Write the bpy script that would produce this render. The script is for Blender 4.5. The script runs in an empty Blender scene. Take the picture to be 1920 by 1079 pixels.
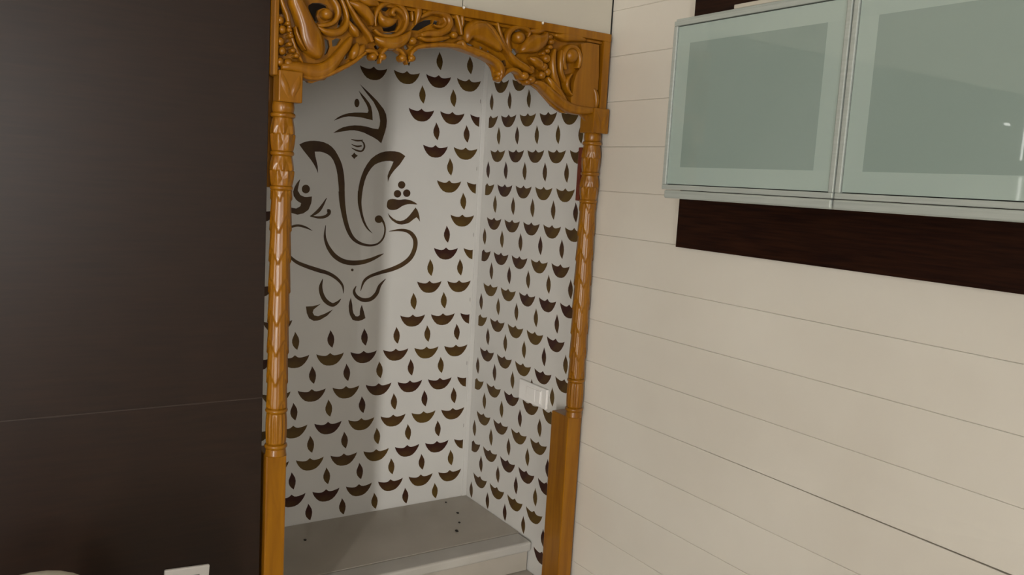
import bpy, bmesh, math, random
from mathutils import Vector, Matrix
from mathutils.geometry import tessellate_polygon

random.seed(4)
SC = bpy.context.scene
COL = SC.collection
PI = math.pi

# ------------------------------------------------------------------ camera
FPX = 1576.7769                     # focal length in pixels of the 1920 x 1079 frame
YAW, PITCH, ROLL = 0.576033482, -0.126240640, 0.0573920631
CAM = Vector((-0.539727554, -1.80893351, 1.5))
FWD = Vector((math.sin(YAW) * math.cos(PITCH), math.cos(YAW) * math.cos(PITCH), math.sin(PITCH)))
_r0 = Vector((math.cos(YAW), -math.sin(YAW), 0.0))
_u0 = _r0.cross(FWD)
RIGHT = _r0 * math.cos(ROLL) + _u0 * math.sin(ROLL)
UP = -_r0 * math.sin(ROLL) + _u0 * math.cos(ROLL)
cam_data = bpy.data.cameras.new('camera')
cam_data.sensor_width = 36.0
cam_data.sensor_fit = 'HORIZONTAL'
cam_data.lens = FPX / 1920.0 * 36.0
cam_data.clip_start = 0.02
cam = bpy.data.objects.new('camera', cam_data)
COL.objects.link(cam)
_m = Matrix((RIGHT, UP, -FWD)).transposed().to_4x4()
_m.translation = CAM
cam.matrix_world = _m
SC.camera = cam

# ------------------------------------------------------------------ world, light, exposure
world = bpy.data.worlds.new('world')
SC.world = world
world.use_nodes = True
world.node_tree.nodes['Background'].inputs['Color'].default_value = (0.75, 0.85, 1.0, 1)
world.node_tree.nodes['Background'].inputs['Strength'].default_value = 0.6

WIN_Y = -4.2
# openings of the wall behind the camera: a window and, further left, a narrow glazed balcony door (x0, x1, z0, z1, watts)
OPENINGS = ((-1.40, -0.60, 1.15, 2.20, 42.0), (-3.56, -3.20, 0.15, 2.25, 272.0))
def area(name, loc, rot, sx, sy, power, color):
    d = bpy.data.lights.new(name, 'AREA')
    d.shape = 'RECTANGLE'; d.size = sx; d.size_y = sy; d.energy = power; d.color = color
    o = bpy.data.objects.new(name, d); COL.objects.link(o)
    o.location = loc; o.rotation_euler = rot
    return o
# daylight through those openings
for ox0, ox1, oz0, oz1, watts in OPENINGS:
    area('daylight', ((ox0 + ox1) / 2, WIN_Y - 0.13, (oz0 + oz1) / 2), (PI / 2, 0, 0), ox1 - ox0, oz1 - oz0, watts, (1.0, 0.98, 0.94))
vs = SC.view_settings
vs.view_transform = 'Standard'
vs.look = 'None'
vs.gamma = 1.0
vs.use_curve_mapping = False
vs.exposure = 0.0

# ------------------------------------------------------------------ helpers
def at(px, py, axis, value):
    """the point of the plane <axis> = value that the camera sees at a pixel"""
    d = FWD + RIGHT * ((px - 960.0) / FPX) - UP * ((py - 539.5) / FPX)
    return CAM + d * ((value - CAM[axis]) / d[axis])

def obj(name, verts, faces, mat, parent=None, smooth=False):
    me = bpy.data.meshes.new(name)
    me.from_pydata([tuple(v) for v in verts], [], faces)
    bm = bmesh.new(); bm.from_mesh(me)
    bmesh.ops.recalc_face_normals(bm, faces=bm.faces)
    bm.to_mesh(me); bm.free()
    if smooth:
        for p in me.polygons: p.use_smooth = True
    me.materials.append(mat)
    o = bpy.data.objects.new(name, me)
    COL.objects.link(o)
    if parent is not None: o.parent = parent
    return o

def link(name, me, parent=None, loc=None):
    o = bpy.data.objects.new(name, me)
    COL.objects.link(o)
    if parent is not None: o.parent = parent
    if loc is not None: o.location = loc
    return o

def tag(o, label=None, cat=None, group=None, kind=None):
    if label: o['label'] = label
    if cat: o['category'] = cat
    if group: o['group'] = group
    if kind: o['kind'] = kind
    return o

def empty(name, loc=(0, 0, 0)):
    o = bpy.data.objects.new(name, None)
    o.empty_display_size = 0.05
    COL.objects.link(o); o.location = loc
    return o

def box(name, lo, hi, mat, parent=None, bev=0.0, seg=2):
    """a bevelled box between two corners, its origin at the bottom centre (or in its parent's frame)"""
    off = Vector((0, 0, 0)) if parent is not None else Vector(((lo[0] + hi[0]) / 2, (lo[1] + hi[1]) / 2, lo[2]))
    bm = bmesh.new()
    vs_ = [bm.verts.new(Vector((x, y, z)) - off) for x in (lo[0], hi[0]) for y in (lo[1], hi[1]) for z in (lo[2], hi[2])]
    for f in ((0, 1, 3, 2), (4, 6, 7, 5), (0, 4, 5, 1), (2, 3, 7, 6), (0, 2, 6, 4), (1, 5, 7, 3)):
        bm.faces.new([vs_[i] for i in f])
    if bev > 0:
        bmesh.ops.bevel(bm, geom=list(bm.edges), offset=bev, segments=seg, affect='EDGES', profile=0.5)
    bmesh.ops.recalc_face_normals(bm, faces=bm.faces)
    me = bpy.data.meshes.new(name); bm.to_mesh(me); bm.free()
    me.materials.append(mat)
    o = bpy.data.objects.new(name, me); COL.objects.link(o)
    if parent is not None: o.parent = parent
    else: o.location = off
    return o

def catmull(pts, n=6):
    """smooth a list of (x, y, ...) tuples"""
    out = []
    P = [pts[0]] + list(pts) + [pts[-1]]
    for i in range(1, len(P) - 2):
        p0, p1, p2, p3 = P[i - 1], P[i], P[i + 1], P[i + 2]
        for k in range(n):
            t = k / n
            out.append(tuple(0.5 * ((2 * b) + (c - a) * t + (2 * a - 5 * b + 4 * c - d) * t * t + (3 * b - a - 3 * c + d) * t ** 3)
                             for a, b, c, d in zip(p0, p1, p2, p3)))
    out.append(tuple(pts[-1]))
    return out

def extrude_poly(name, loops, frame, depth, mat, parent=None):
    """prism of a 2D outline (first loop) with holes (other loops); frame(u, v, h) gives the 3D point"""
    flat = [p for l in loops for p in l]
    tris = tessellate_polygon([[Vector((p[0], p[1], 0)) for p in l] for l in loops])
    n = len(flat)
    verts = [frame(p[0], p[1], 0.0) for p in flat] + [frame(p[0], p[1], depth) for p in flat]
    faces = [tuple(t) for t in tris] + [tuple(i + n for i in t) for t in tris]
    s = 0
    for l in loops:
        m = len(l)
        for i in range(m):
            a, b = s + i, s + (i + 1) % m
            faces.append((a, b, b + n, a + n))
        s += m
    return obj(name, verts, faces, mat, parent)

# ------------------------------------------------------------------ materials
def mat(name, color, rough=0.5, spec=0.5, metal=0.0, coat=0.0, coat_rough=0.1):
    m = bpy.data.materials.new(name); m.use_nodes = True
    b = m.node_tree.nodes['Principled BSDF']
    b.inputs['Base Color'].default_value = (*color, 1)
    b.inputs['Roughness'].default_value = rough
    b.inputs['Specular IOR Level'].default_value = spec
    b.inputs['Metallic'].default_value = metal
    b.inputs['Coat Weight'].default_value = coat
    b.inputs['Coat Roughness'].default_value = coat_rough
    return m

def noisy(m, c1, c2, scale=(3, 3, 3), nscale=5.0, detail=6.0, lo=0.35, hi=0.65, bump=0.0, rnd=0.0, distortion=0.0):
    """colour drifts between c1 and c2 with object-space noise; optional bump and per-object shift"""
    nt = m.node_tree; b = nt.nodes['Principled BSDF']
    tc = nt.nodes.new('ShaderNodeTexCoord'); mp = nt.nodes.new('ShaderNodeMapping')
    mp.inputs['Scale'].default_value = scale
    nz = nt.nodes.new('ShaderNodeTexNoise'); nz.inputs['Scale'].default_value = nscale
    nz.inputs['Detail'].default_value = detail; nz.inputs['Distortion'].default_value = distortion
    rp = nt.nodes.new('ShaderNodeValToRGB')
    rp.color_ramp.elements[0].position = lo; rp.color_ramp.elements[0].color = (*c1, 1)
    rp.color_ramp.elements[1].position = hi; rp.color_ramp.elements[1].color = (*c2, 1)
    nt.links.new(tc.outputs['Object'], mp.inputs['Vector']); nt.links.new(mp.outputs['Vector'], nz.inputs['Vector'])
    src = nz.outputs['Fac']
    if rnd > 0:
        oi = nt.nodes.new('ShaderNodeObjectInfo')
        ma = nt.nodes.new('ShaderNodeMath'); ma.operation = 'MULTIPLY_ADD'
        ma.inputs[1].default_value = rnd; nt.links.new(oi.outputs['Random'], ma.inputs[0]); nt.links.new(src, ma.inputs[2])
        sb = nt.nodes.new('ShaderNodeMath'); sb.operation = 'SUBTRACT'; sb.inputs[1].default_value = rnd / 2
        nt.links.new(ma.outputs[0], sb.inputs[0]); src = sb.outputs[0]
    nt.links.new(src, rp.inputs['Fac']); nt.links.new(rp.outputs['Color'], b.inputs['Base Color'])
    if bump > 0:
        bp = nt.nodes.new('ShaderNodeBump'); bp.inputs['Strength'].default_value = bump; bp.inputs['Distance'].default_value = 0.002
        nt.links.new(nz.outputs['Fac'], bp.inputs['Height']); nt.links.new(bp.outputs['Normal'], b.inputs['Normal'])
    return m

WOOD = noisy(mat('varnished_wood', (0.25, 0.1, 0.003), 0.32, 0.30, coat=0.18, coat_rough=0.14),
             (0.190, 0.066, 0.0012), (0.300, 0.120, 0.0025), (18, 18, 1.6), 3.0, 6, 0.3, 0.7, 0.12, distortion=0.6)
WOOD_RED = noisy(mat('red_stained_wood', (0.22, 0.03, 0.01), 0.4), (0.10, 0.010, 0.004), (0.17, 0.035, 0.008), (10, 10, 3), 5.0)
LAMINATE = noisy(mat('dark_wenge_laminate', (0.012, 0.006, 0.004), 0.40, 0.45), (0.009, 0.0032, 0.0012), (0.018, 0.0068, 0.0026),
                 (3, 3, 40), 3.0, 5, 0.3, 0.7)
WENGE = noisy(mat('dark_wenge_board', (0.014, 0.005, 0.003), 0.5, 0.15), (0.009, 0.0022, 0.0012), (0.026, 0.008, 0.003),
              (3, 3, 60), 3.0, 5, 0.3, 0.7)
NICHE = noisy(mat('white_niche_laminate', (0.62, 0.60, 0.57), 0.35, 0.4), (0.60, 0.585, 0.555), (0.66, 0.645, 0.61), (1, 1, 1), 2.0)
PRINT = noisy(mat('brown_print', (0.06, 0.026, 0.006), 0.5, 0.3), (0.036, 0.007, 0.003), (0.098, 0.056, 0.008), (9, 9, 9), 2.0, 4, 0.25, 0.75, rnd=0.45)
INK = noisy(mat('dark_brown_print', (0.05, 0.022, 0.008), 0.5, 0.3), (0.040, 0.016, 0.008), (0.085, 0.048, 0.012), (6, 6, 6), 2.0, 4, 0.3, 0.7)
PLANK = noisy(mat('cream_painted_plank', (0.70, 0.645, 0.56), 0.55, 0.3), (0.67, 0.63, 0.555), (0.725, 0.69, 0.615), (1.2, 1.2, 1.2), 2.0, 5, rnd=0.15)
GROOVE = mat('cream_groove', (0.58, 0.52, 0.44), 0.8, 0.2)
CREAM = noisy(mat('cream_loft_door', (0.72, 0.67, 0.57), 0.35, 0.4), (0.50, 0.465, 0.39), (0.54, 0.505, 0.425), (1, 1, 1), 2.0)
JOINT = mat('brown_joint_filler', (0.030, 0.019, 0.014), 0.5, 0.4)
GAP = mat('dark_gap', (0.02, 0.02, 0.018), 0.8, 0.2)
STONE = noisy(mat('grey_marble', (0.34, 0.31, 0.27), 0.4, 0.4), (0.36, 0.325, 0.27), (0.46, 0.42, 0.36), (1, 1, 1), 3.5, 8, 0.3, 0.7)
STONE_L = noisy(mat('pale_marble_edge', (0.46, 0.44, 0.40), 0.25, 0.5), (0.42, 0.40, 0.355), (0.50, 0.48, 0.44), (1, 1, 1), 4.0)
ALU = noisy(mat('brushed_aluminium', (0.43, 0.47, 0.44), 0.42, 0.5, metal=0.25), (0.40, 0.44, 0.41), (0.46, 0.50, 0.47), (60, 2, 60), 3.0)
GLASS = noisy(mat('frosted_green_glass', (0.20, 0.25, 0.225), 0.5, 0.5, coat=1.0, coat_rough=0.015), (0.225, 0.295, 0.265), (0.25, 0.32, 0.29), (1, 1, 1), 2.0)
ETCH = noisy(mat('etched_glass_band', (0.30, 0.35, 0.325), 0.5, 0.5, coat=1.0, coat_rough=0.03), (0.33, 0.41, 0.375), (0.36, 0.44, 0.40), (1, 1, 1), 2.0)
PLASTIC = noisy(mat('white_plastic', (0.72, 0.70, 0.67), 0.3), (0.82, 0.80, 0.77), (0.87, 0.85, 0.82), (5, 5, 5), 2.0)
PLASTIC_G = mat('grey_plastic', (0.25, 0.25, 0.24), 0.4)
PAINT = noisy(mat('cream_wall_paint', (0.48, 0.45, 0.41), 0.8, 0.2), (0.46, 0.43, 0.39), (0.50, 0.47, 0.43), (1, 1, 1), 2.0)
FLOOR = noisy(mat('beige_floor_tile', (0.42, 0.37, 0.30), 0.3, 0.4), (0.38, 0.33, 0.27), (0.46, 0.41, 0.34), (1, 1, 1), 3.0)
CHAIRM = noisy(mat('cream_upholstery', (0.60, 0.57, 0.47), 0.7, 0.2), (0.57, 0.54, 0.44), (0.63, 0.60, 0.50), (20, 20, 20), 4.0)
CRUMB = mat('dark_crumb', (0.02, 0.015, 0.01), 0.8)
BRASS = mat('steel_nail', (0.85, 0.8, 0.7), 0.3, 0.5, metal=0.2)
GLOW = bpy.data.materials.new('added_glow'); GLOW.use_nodes = True  # glow of the added strips, seen only as a reflection
_b = GLOW.node_tree.nodes['Principled BSDF']
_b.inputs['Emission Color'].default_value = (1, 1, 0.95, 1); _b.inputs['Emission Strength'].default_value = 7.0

# ------------------------------------------------------------------ the room shell
W = 0.90          # right wall plane
D = 0.628         # back of the niche
XL, YR, ZC = -4.0, -4.2, 2.75
EDGE = -0.004     # right edge of the dark wall, where the niche opens

def struct(o):
    o['kind'] = 'structure'; return o

struct(box('floor', (XL, YR, -0.1), (W + 0.1, 0.15, 0.0), FLOOR))
struct(box('ceiling', (XL, YR, ZC), (W + 0.1, 0.15, ZC + 0.1), PAINT))
struct(box('wall_left', (XL - 0.1, YR, 0.0), (XL, 0.15, ZC), PAINT))

# dark laminate wall, two sheets with a joint between them
wb = struct(box('wall_back', (XL, 0.018, 0.0), (EDGE - 0.002, 0.12, 1.955), WENGE))
def rel(o, p):   # keep world position when parenting to a located object
    o.parent = p; o.matrix_parent_inverse = Matrix.Translation(-Vector(p.location))
    return o
ZJ = 0.9935
for lo, hi in ((0.0, ZJ - 0.0006), (ZJ + 0.0006, 1.955)):
    for x0, x1 in ((XL, -2.104), (-2.1, EDGE)):
        p = box('panel', (x0, 0.0, lo), (x1, 0.018, hi), LAMINATE, bev=0.0010)
        rel(p, wb)

rel(box('joint_strip', (XL, 0.0002, ZJ - 0.0012), (EDGE, 0.017, ZJ + 0.0012), JOINT), wb)

# wall behind the camera with its window
(ax0, ax1, az0, az1, _a), (bx0, bx1, bz0, bz1, _b2) = OPENINGS
for nm, x0, x1, z0, z1 in (('wall_front_corner', XL, bx0, 0, ZC), ('wall_front_sill', bx0, bx1, 0, bz0), ('wall_front_lintel', bx0, bx1, bz1, ZC), ('wall_front_pier', bx1, ax0, 0, ZC),
                           ('wall_front_apron', ax0, ax1, 0, az0), ('wall_front_header', ax0, ax1, az1, ZC), ('wall_front', ax1, W + 0.1, 0, ZC)):
    struct(box(nm, (x0, YR - 0.10, z0), (x1, YR, z1), PAINT))
for nm, (x0, x1, z0, z1, _w) in zip(('window_1', 'door_1'), OPENINGS):
    win = struct(empty(nm, ((x0 + x1) / 2, YR - 0.05, z0)))
    bars = [((x0, z0), (x0 + 0.03, z1)), ((x1 - 0.03, z0), (x1, z1)), ((x0 + 0.03, z0), (x1 - 0.03, z0 + 0.04)), ((x0 + 0.03, z1 - 0.04), (x1 - 0.03, z1))]
    if nm == 'window_1': bars.append((((x0 + x1) / 2 - 0.02, z0 + 0.04), ((x0 + x1) / 2 + 0.02, z1 - 0.04)))
    for (p0, p1) in bars:
        rel(box('window_frame', (p0[0], YR - 0.075, p0[1]), (p1[0], YR - 0.035, p1[1]), ALU, bev=0.004), win)

# right wall: backing and horizontal planks with recessed joints
wr = struct(box('wall_right', (W + 0.012, YR, 0.0), (W + 0.10, 0.07, ZC), GROOVE))
PZ0, PD = 1.958, 0.1179
zs = [PZ0 - PD * k for k in range(-7, 17)]
for i in range(len(zs) - 1):
    top, bot = zs[i], zs[i + 1]
    if top > ZC: top = ZC
    if bot < 0: bot = 0.0
    if top - bot < 0.01: continue
    k = i - 6                          # joint below this plank
    g = 0.00025
    warp = 0.009 if k == 9 else 0.0    # one plank stands off the wall along its lower edge
    ys = [0.07, -0.05, -0.35, -0.6, -0.9, -1.2, -1.7, -2.4, -3.2, YR]
    wv = [0, 0, 0.0, 0.25, 0.6, 1.0, 1.0, 0.6, 0.2, 0]
    prof = [(W + 0.0115, bot + g), (W + 0.0011, bot + g), (W + 0.0003, bot + g + 0.0009), (W, bot + g + 0.0022),
            (W, (top + bot) / 2), (W, top - g - 0.0022), (W + 0.0003, top - g - 0.0009), (W + 0.0011, top - g), (W + 0.0115, top - g)]
    verts, faces = [], []
    for y, w_ in zip(ys, wv):
        for (x, z) in prof:
            s = 1 - (z - bot) / (top - bot)
            verts.append((x - warp * w_ * s ** 3, y, z + 0.7 * warp * w_ * s ** 3))
    n = len(prof)
    for a in range(len(ys) - 1):
        for b in range(n - 1):
            faces.append((a * n + b, a * n + b + 1, (a + 1) * n + b + 1, (a + 1) * n + b))
    faces += [tuple(range(n)), tuple((len(ys) - 1) * n + j for j in range(n))]
    o = obj('plank', verts, faces, PLANK)
    rel(o, wr)

# the niche
NT = 1.925
nb = struct(box('wall_niche_back', (-0.02, D, 0.0), (W + 0.1, D + 0.1, NT + 0.1), NICHE))
nr = struct(box('wall_niche_right', (W, 0.0705, 0.0), (W + 0.1, D, NT + 0.1), NICHE))
nl = struct(box('wall_niche_left', (-0.10, 0.12, 0.0), (-0.02, D, NT + 0.1), NICHE))
struct(box('ceiling_niche', (-0.02, 0.015, NT), (W, D, NT + 0.02), WENGE))
rel(box('corner_bead', (W - 0.016, D - 0.004, 0.40), (W, D, NT), NICHE, bev=0.0015), nb)

# ------------------------------------------------------------------ oil lamp prints on the niche walls
PER = 0.1098
def clip(poly, axis, limit, keep_less):
    out = []
    n = len(poly)
    for i in range(n):
        a, b = poly[i], poly[(i + 1) % n]
        ia = (a[axis] <= limit) if keep_less else (a[axis] >= limit)
        ib = (b[axis] <= limit) if keep_less else (b[axis] >= limit)
        if ia: out.append(a)
        if ia != ib:
            t = (limit - a[axis]) / (b[axis] - a[axis])
            out.append((a[0] + (b[0] - a[0]) * t, a[1] + (b[1] - a[1]) * t))
    return out
BW = 0.0885
_bowl_half = [(0.0, 0.205), (0.05, 0.165), (0.10, 0.128), (0.17, 0.112), (0.26, 0.118), (0.34, 0.135), (0.42, 0.155), (0.50, 0.19),
              (0.475, 0.10), (0.42, 0.0), (0.34, -0.105), (0.24, -0.19), (0.12, -0.235), (0.0, -0.245)]
BOWL = [(x * BW, y * BW) for x, y in _bowl_half] + [(-x * BW, y * BW) for x, y in reversed(_bowl_half[1:-1])]
_fl = [(-0.02, 0.335), (0.05, 0.235), (0.115, 0.12), (0.14, 0.0), (0.13, -0.12), (0.10, -0.22), (0.075, -0.30),
       (0.0, -0.24), (-0.075, -0.15), (-0.115, -0.04), (-0.115, 0.06), (-0.075, 0.17), (-0.035, 0.26)]
FLAME = [(x * BW * 0.98, y * BW) for x, y in _fl]
FUP = 0.685 * BW
FR_BACK = lambda u, v, h: Vector((u, D - h, v))
FR_SIDE = lambda u, v, h: Vector((W - h, -u, v))     # u = -y so that the print reads the right way round
TH = 0.0004
cache = {}
def print_lamp(wall, frame, u, z, lim_u, bowl=True, flame=True, zmin=None):
    """one printed lamp, its bowl the part and its flame the sub-part"""
    base = Vector(wall.location)
    par = None
    for nm, shape, dz in (('oil_lamp_bowl', BOWL, 0.0), ('lamp_flame', FLAME, FUP)):
        if (nm == 'oil_lamp_bowl' and not bowl) or (nm == 'lamp_flame' and not flame): continue
        poly = [(u + x, z + dz + y) for x, y in shape]
        whole = True
        if lim_u is not None:
            ax_less = lim_u[1]
            q = clip(poly, 0, lim_u[0], ax_less)
            whole = len(q) == len(poly) and all(abs(a[0] - b[0]) < 1e-9 for a, b in zip(q, poly))
            poly = q
        if zmin is not None:
            q = clip(poly, 1, zmin, False)
            whole = whole and len(q) == len(poly)
            poly = q
        if len(poly) < 3: continue
        key = (wall.name, nm)
        if whole and key in cache:
            o = link(nm, cache[key], None, frame(u, z + dz, 0.0))
        else:
            loc = [(x - u, y - z - dz) for x, y in poly]
            org = frame(0, 0, 0)
            o = extrude_poly(nm, [loc], lambda a, b, h: frame(a, b, h) - org, TH, PRINT)
            o.location = frame(u, z + dz, 0.0)
            if whole: cache[key] = o.data
        w = Vector(o.location)
        if par is None:
            o.parent = wall; o.location = w - base; par = (o, w)
        else:
            o.parent = par[0]; o.location = w - par[1]

Z0 = 1.8005
EVEN = [0.831 - 0.1108 * j for j in range(9)]     # .831 .720 .609 .499 .388 .277 .166 ...
ODD = [0.8865 - 0.1108 * j for j in range(9)]     # .8865 (cut) .776 .665 .554 .443 .332 .222 .111
back = {0: EVEN[:4], 1: ODD[:3], 2: EVEN[:2], 3: ODD[:2], 4: EVEN[:1], 5: ODD[:2], 6: EVEN[:2], 7: ODD[:3] + [ODD[6]],
        8: EVEN[:8], 9: ODD[:8], 10: EVEN[:8], 11: ODD[:8], 12: EVEN[:8]}
for k in (2, 4, 6): back[k] = back[k] + [EVEN[6]]
for k in (3, 5): back[k] = back[k] + [ODD[7]]
for k, xs in back.items():
    for x in xs:
        print_lamp(nb, FR_BACK, x, Z0 - PER * k, (0.8775, True))
for x in ODD[1:8]:
    print_lamp(nb, FR_BACK, x, Z0 - PER * 13, None, bowl=False, zmin=0.402)
for k in range(0, 15):
    ys_ = [0.5385 - 0.1093 * j for j in range(5)] if k % 2 == 0 else [0.5935 - 0.1093 * j for j in range(5)]
    for y in ys_:
        z = Z0 - 0.002 - 0.10985 * k
        if y < 0.10: continue
        if z < 0.401 and y > 0.18:
            if z + FUP > 0.39: print_lamp(nr, FR_SIDE, -y, z, (-0.604, False), bowl=False, zmin=0.402)
            continue
        print_lamp(nr, FR_SIDE, -y, z, (-0.604, False))

# ------------------------------------------------------------------ elephant-headed deity drawing on the back wall
C3 = lambda x, y: (500 + x / 4.494, 140 + y / 4.494)
C4 = lambda x, y: (500 + x / 4.15, 360 + y / 4.15)
def on_back(conv, x, y):
    p = at(*conv(x, y), 1, D); return (p.x, p.z)
deity = empty('deity_drawing', (0.55, D - 0.001, 1.05))
tag(deity, 'dark brown elephant-headed deity line drawing on the niche back wall', 'wall decal')
DB = Vector(deity.location)
def dpoly(name, conv, pts):
    q = [on_back(conv, *p) for p in pts]
    return extrude_poly(name, [q], lambda a, b, h: FR_BACK(a, b, h) - DB, 0.0005, INK, deity)
def dstroke(name, conv, pts):
    sm = catmull(pts, 6)
    L, R_ = [], []
    for i, (x, y, w_) in enumerate(sm):
        a = sm[max(0, i - 1)]; b = sm[min(len(sm) - 1, i + 1)]
        dx, dy = b[0] - a[0], b[1] - a[1]; l = math.hypot(dx, dy) or 1
        nx, ny = -dy / l, dx / l
        w_ = max(w_, 1.0) / 2
        L.append((x + nx * w_, y + ny * w_)); R_.append((x - nx * w_, y - ny * w_))
    V = [FR_BACK(*on_back(conv, *p), 0.0008) - DB for p in L + R_]
    n = len(L)
    F = [(i, i + 1, n + i + 1, n + i) for i in range(n - 1)]
    V2 = [v + Vector((0, 0.0008, 0)) for v in V]
    F2 = [tuple(j + 2 * n for j in reversed(f)) for f in F]
    rim = [(i, i + 1, i + 1 + 2 * n, i + 2 * n) for i in range(n - 1)] + [(n + i, n + i + 1, 3 * n + i + 1, 3 * n + i) for i in range(n - 1)]
    rim += [(0, n, 3 * n, 2 * n), (n - 1, 2 * n - 1, 4 * n - 1, 3 * n - 1)]
    return obj(name, V + V2, F + F2 + rim, INK, deity)
def ddot(name, conv, x, y, rx, ry):
    return dpoly(name, conv, [(x + rx * math.cos(t * PI / 10), y + ry * math.sin(t * PI / 10)) for t in range(20)])
def smooth_closed(p, n=3):
    m = len(p); out = []
    for i in range(m):
        p0, p1, p2, p3 = p[i - 1], p[i], p[(i + 1) % m], p[(i + 2) % m]
        for k in range(n):
            t = k / n
            out.append(tuple(0.5 * ((2 * b) + (c - a) * t + (2 * a - 5 * b + 4 * c - d) * t * t + (3 * b - a - 3 * c + d) * t ** 3) for a, b, c, d in zip(p0, p1, p2, p3)))
    return out
dpoly('crown_outline', C3, [(785, 80), (860, 150), (930, 220), (985, 290), (1006, 335), (1013, 390), (1008, 440), (998, 480), (965, 580), (935, 552), (900, 530), (820, 490), (780, 478), (740, 470), (700, 470), (650, 478),
      (560, 492), (600, 465), (640, 445), (690, 433), (740, 428), (790, 430), (840, 438), (900, 455), (940, 460), (952, 430), (956, 390), (950, 350), (940, 310), (900, 230), (840, 155)])
dpoly('crown_inner', C3, [(775, 135), (830, 195), (862, 235), (880, 270), (890, 320), (893, 385), (840, 372), (790, 360), (740, 355), (690, 353), (650, 358), (565, 388), (600, 360), (640, 340), (690, 325), (740, 320), (800, 320), (850, 322),
      (858, 305), (852, 280), (840, 250), (800, 185)])
ddot('crown_jewel', C3, 760, 240, 21, 36)
dstroke('forehead_mark', C3, [(712, 545, 4), (755, 556, 14), (795, 556, 12), (810, 550, 6)])
dstroke('forehead_mark', C3, [(715, 588, 4), (760, 605, 14), (800, 600, 12)])
dstroke('forehead_mark', C3, [(715, 618, 4), (760, 640, 14), (800, 645, 14), (822, 615, 14), (818, 580, 12), (800, 560, 8)])
dpoly('forehead_dot', C3, [(738, 657), (750, 672), (768, 684), (750, 698), (738, 712), (726, 698), (712, 684), (727, 672)])
dpoly('ear_and_brow', C3, [(275, 590), (300, 576), (330, 565), (365, 559), (400, 558), (440, 561), (480, 570), (518, 586), (550, 610), (578, 642), (600, 680), (620, 720), (635, 760), (645, 805), (652, 850), (657, 920), (657, 1000),
      (610, 1000), (607, 950), (602, 900), (596, 845), (588, 800), (576, 758), (560, 720), (538, 690), (510, 670), (480, 657), (450, 650), (405, 650), (410, 690), (420, 730), (430, 775), (432, 832), (418, 795), (400, 760), (375, 722), (350, 690), (310, 640)])
dstroke('trunk', C4, [(583, -4, 48), (588, 80, 44), (605, 190, 36), (632, 290, 32), (672, 362, 28), (730, 402, 22), (800, 417, 17), (862, 405, 14), (905, 362, 13), (921, 300, 12), (912, 245, 14), (888, 208, 26)])
ddot('trunk_curl', C4, 872, 213, 31, 30)
dpoly('ear_and_cheek', C3, [(1168, 688), (1145, 670), (1120, 655), (1080, 647), (1040, 645), (1000, 648), (960, 658), (918, 680), (880, 710), (848, 752), (820, 800), (800, 850), (785, 900), (775, 950), (768, 1000),
      (805, 1000), (813, 950), (825, 900), (840, 858), (860, 820), (883, 787), (910, 760), (940, 745), (970, 735), (1005, 729), (1040, 728), (1068, 735), (1045, 790), (1030, 820), (1018, 855), (1022, 905), (1034, 868), (1050, 840), (1074, 808), (1100, 780), (1122, 757), (1140, 730)])
dstroke('cheek_line', C4, [(727, -4, 36), (723, 80, 28), (735, 160, 20), (755, 230, 17), (785, 285, 12), (822, 322, 2)])
for x, y in ((1137, 930), (1102, 1005), (1180, 1000)): ddot('sweet_ball', C3, x, y, 31, 32)
dpoly('sweet_bowl', C4, smooth_closed([(935, 100), (945, 65), (980, 55), (1030, 62), (1080, 58), (1130, 70), (1172, 98), (1110, 95), (1060, 108), (1010, 138), (960, 140), (938, 122)]))
dpoly('offering_hand', C4, [(942, 165), (962, 188), (985, 208), (1010, 222), (1040, 228), (1068, 220), (1090, 205), (1112, 183), (1130, 160), (1158, 122), (1172, 140), (1180, 160), (1188, 190), (1192, 232), (1178, 210), (1165, 198), (1140, 215), (1120, 232), (1100, 245), (1050, 255), (1020, 250), (1000, 240), (975, 222), (955, 198)])
ddot('hand_dot', C3, 330, 965, 34, 37)
dstroke('axe_curve', C3, [(280, 885, 3), (258, 930, 24), (244, 985, 38), (262, 1035, 48), (310, 1060, 60), (345, 1062, 60)])
dpoly('axe_blade', C4, [(205, -5), (245, -5), (262, 25), (300, 42), (352, 36), (350, 65), (346, 90), (325, 140), (285, 168), (240, 178), (188, 163), (188, 122), (230, 130), (262, 112), (268, 85), (240, 65), (210, 35)])
dstroke('raised_hand', C4, [(466, 48, 4), (432, 108, 20), (398, 152, 26), (345, 190, 10)])
dstroke('raised_hand', C4, [(338, 188, 8), (400, 199, 18), (450, 194, 22), (482, 172, 24), (484, 150, 30), (470, 148, 22)])
dstroke('shoulder_line', C4, [(180, 276, 18), (240, 262, 18), (300, 275, 16), (354, 302, 3)])
dstroke('belly_line', C4, [(459, 260, 3), (452, 340, 16), (465, 400, 24), (490, 450, 31), (530, 500, 35), (590, 538, 37), (660, 553, 38), (740, 548, 35), (810, 528, 28), (870, 500, 18), (910, 481, 3)])
dstroke('arm_line', C4, [(952, 308, 3), (1020, 298, 16), (1080, 302, 24), (1125, 325, 30), (1155, 375, 33), (1152, 440, 33), (1120, 510, 34), (1060, 562, 34), (980, 600, 32), (880, 630, 26), (800, 660, 22), (755, 700, 18), (730, 772, 3)])
dstroke('arm_line', C4, [(165, 490, 20), (230, 545, 26), (310, 580, 30), (400, 610, 32), (480, 635, 28), (545, 675, 24), (590, 730, 16), (597, 790, 3)])
ddot('navel_dot', C4, 666, 608, 10, 10)
dstroke('leg_line', C4, [(437, 678, 4), (420, 740, 26), (430, 800, 32), (460, 850, 34), (510, 880, 30), (550, 862, 20), (577, 833, 4)])
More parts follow.
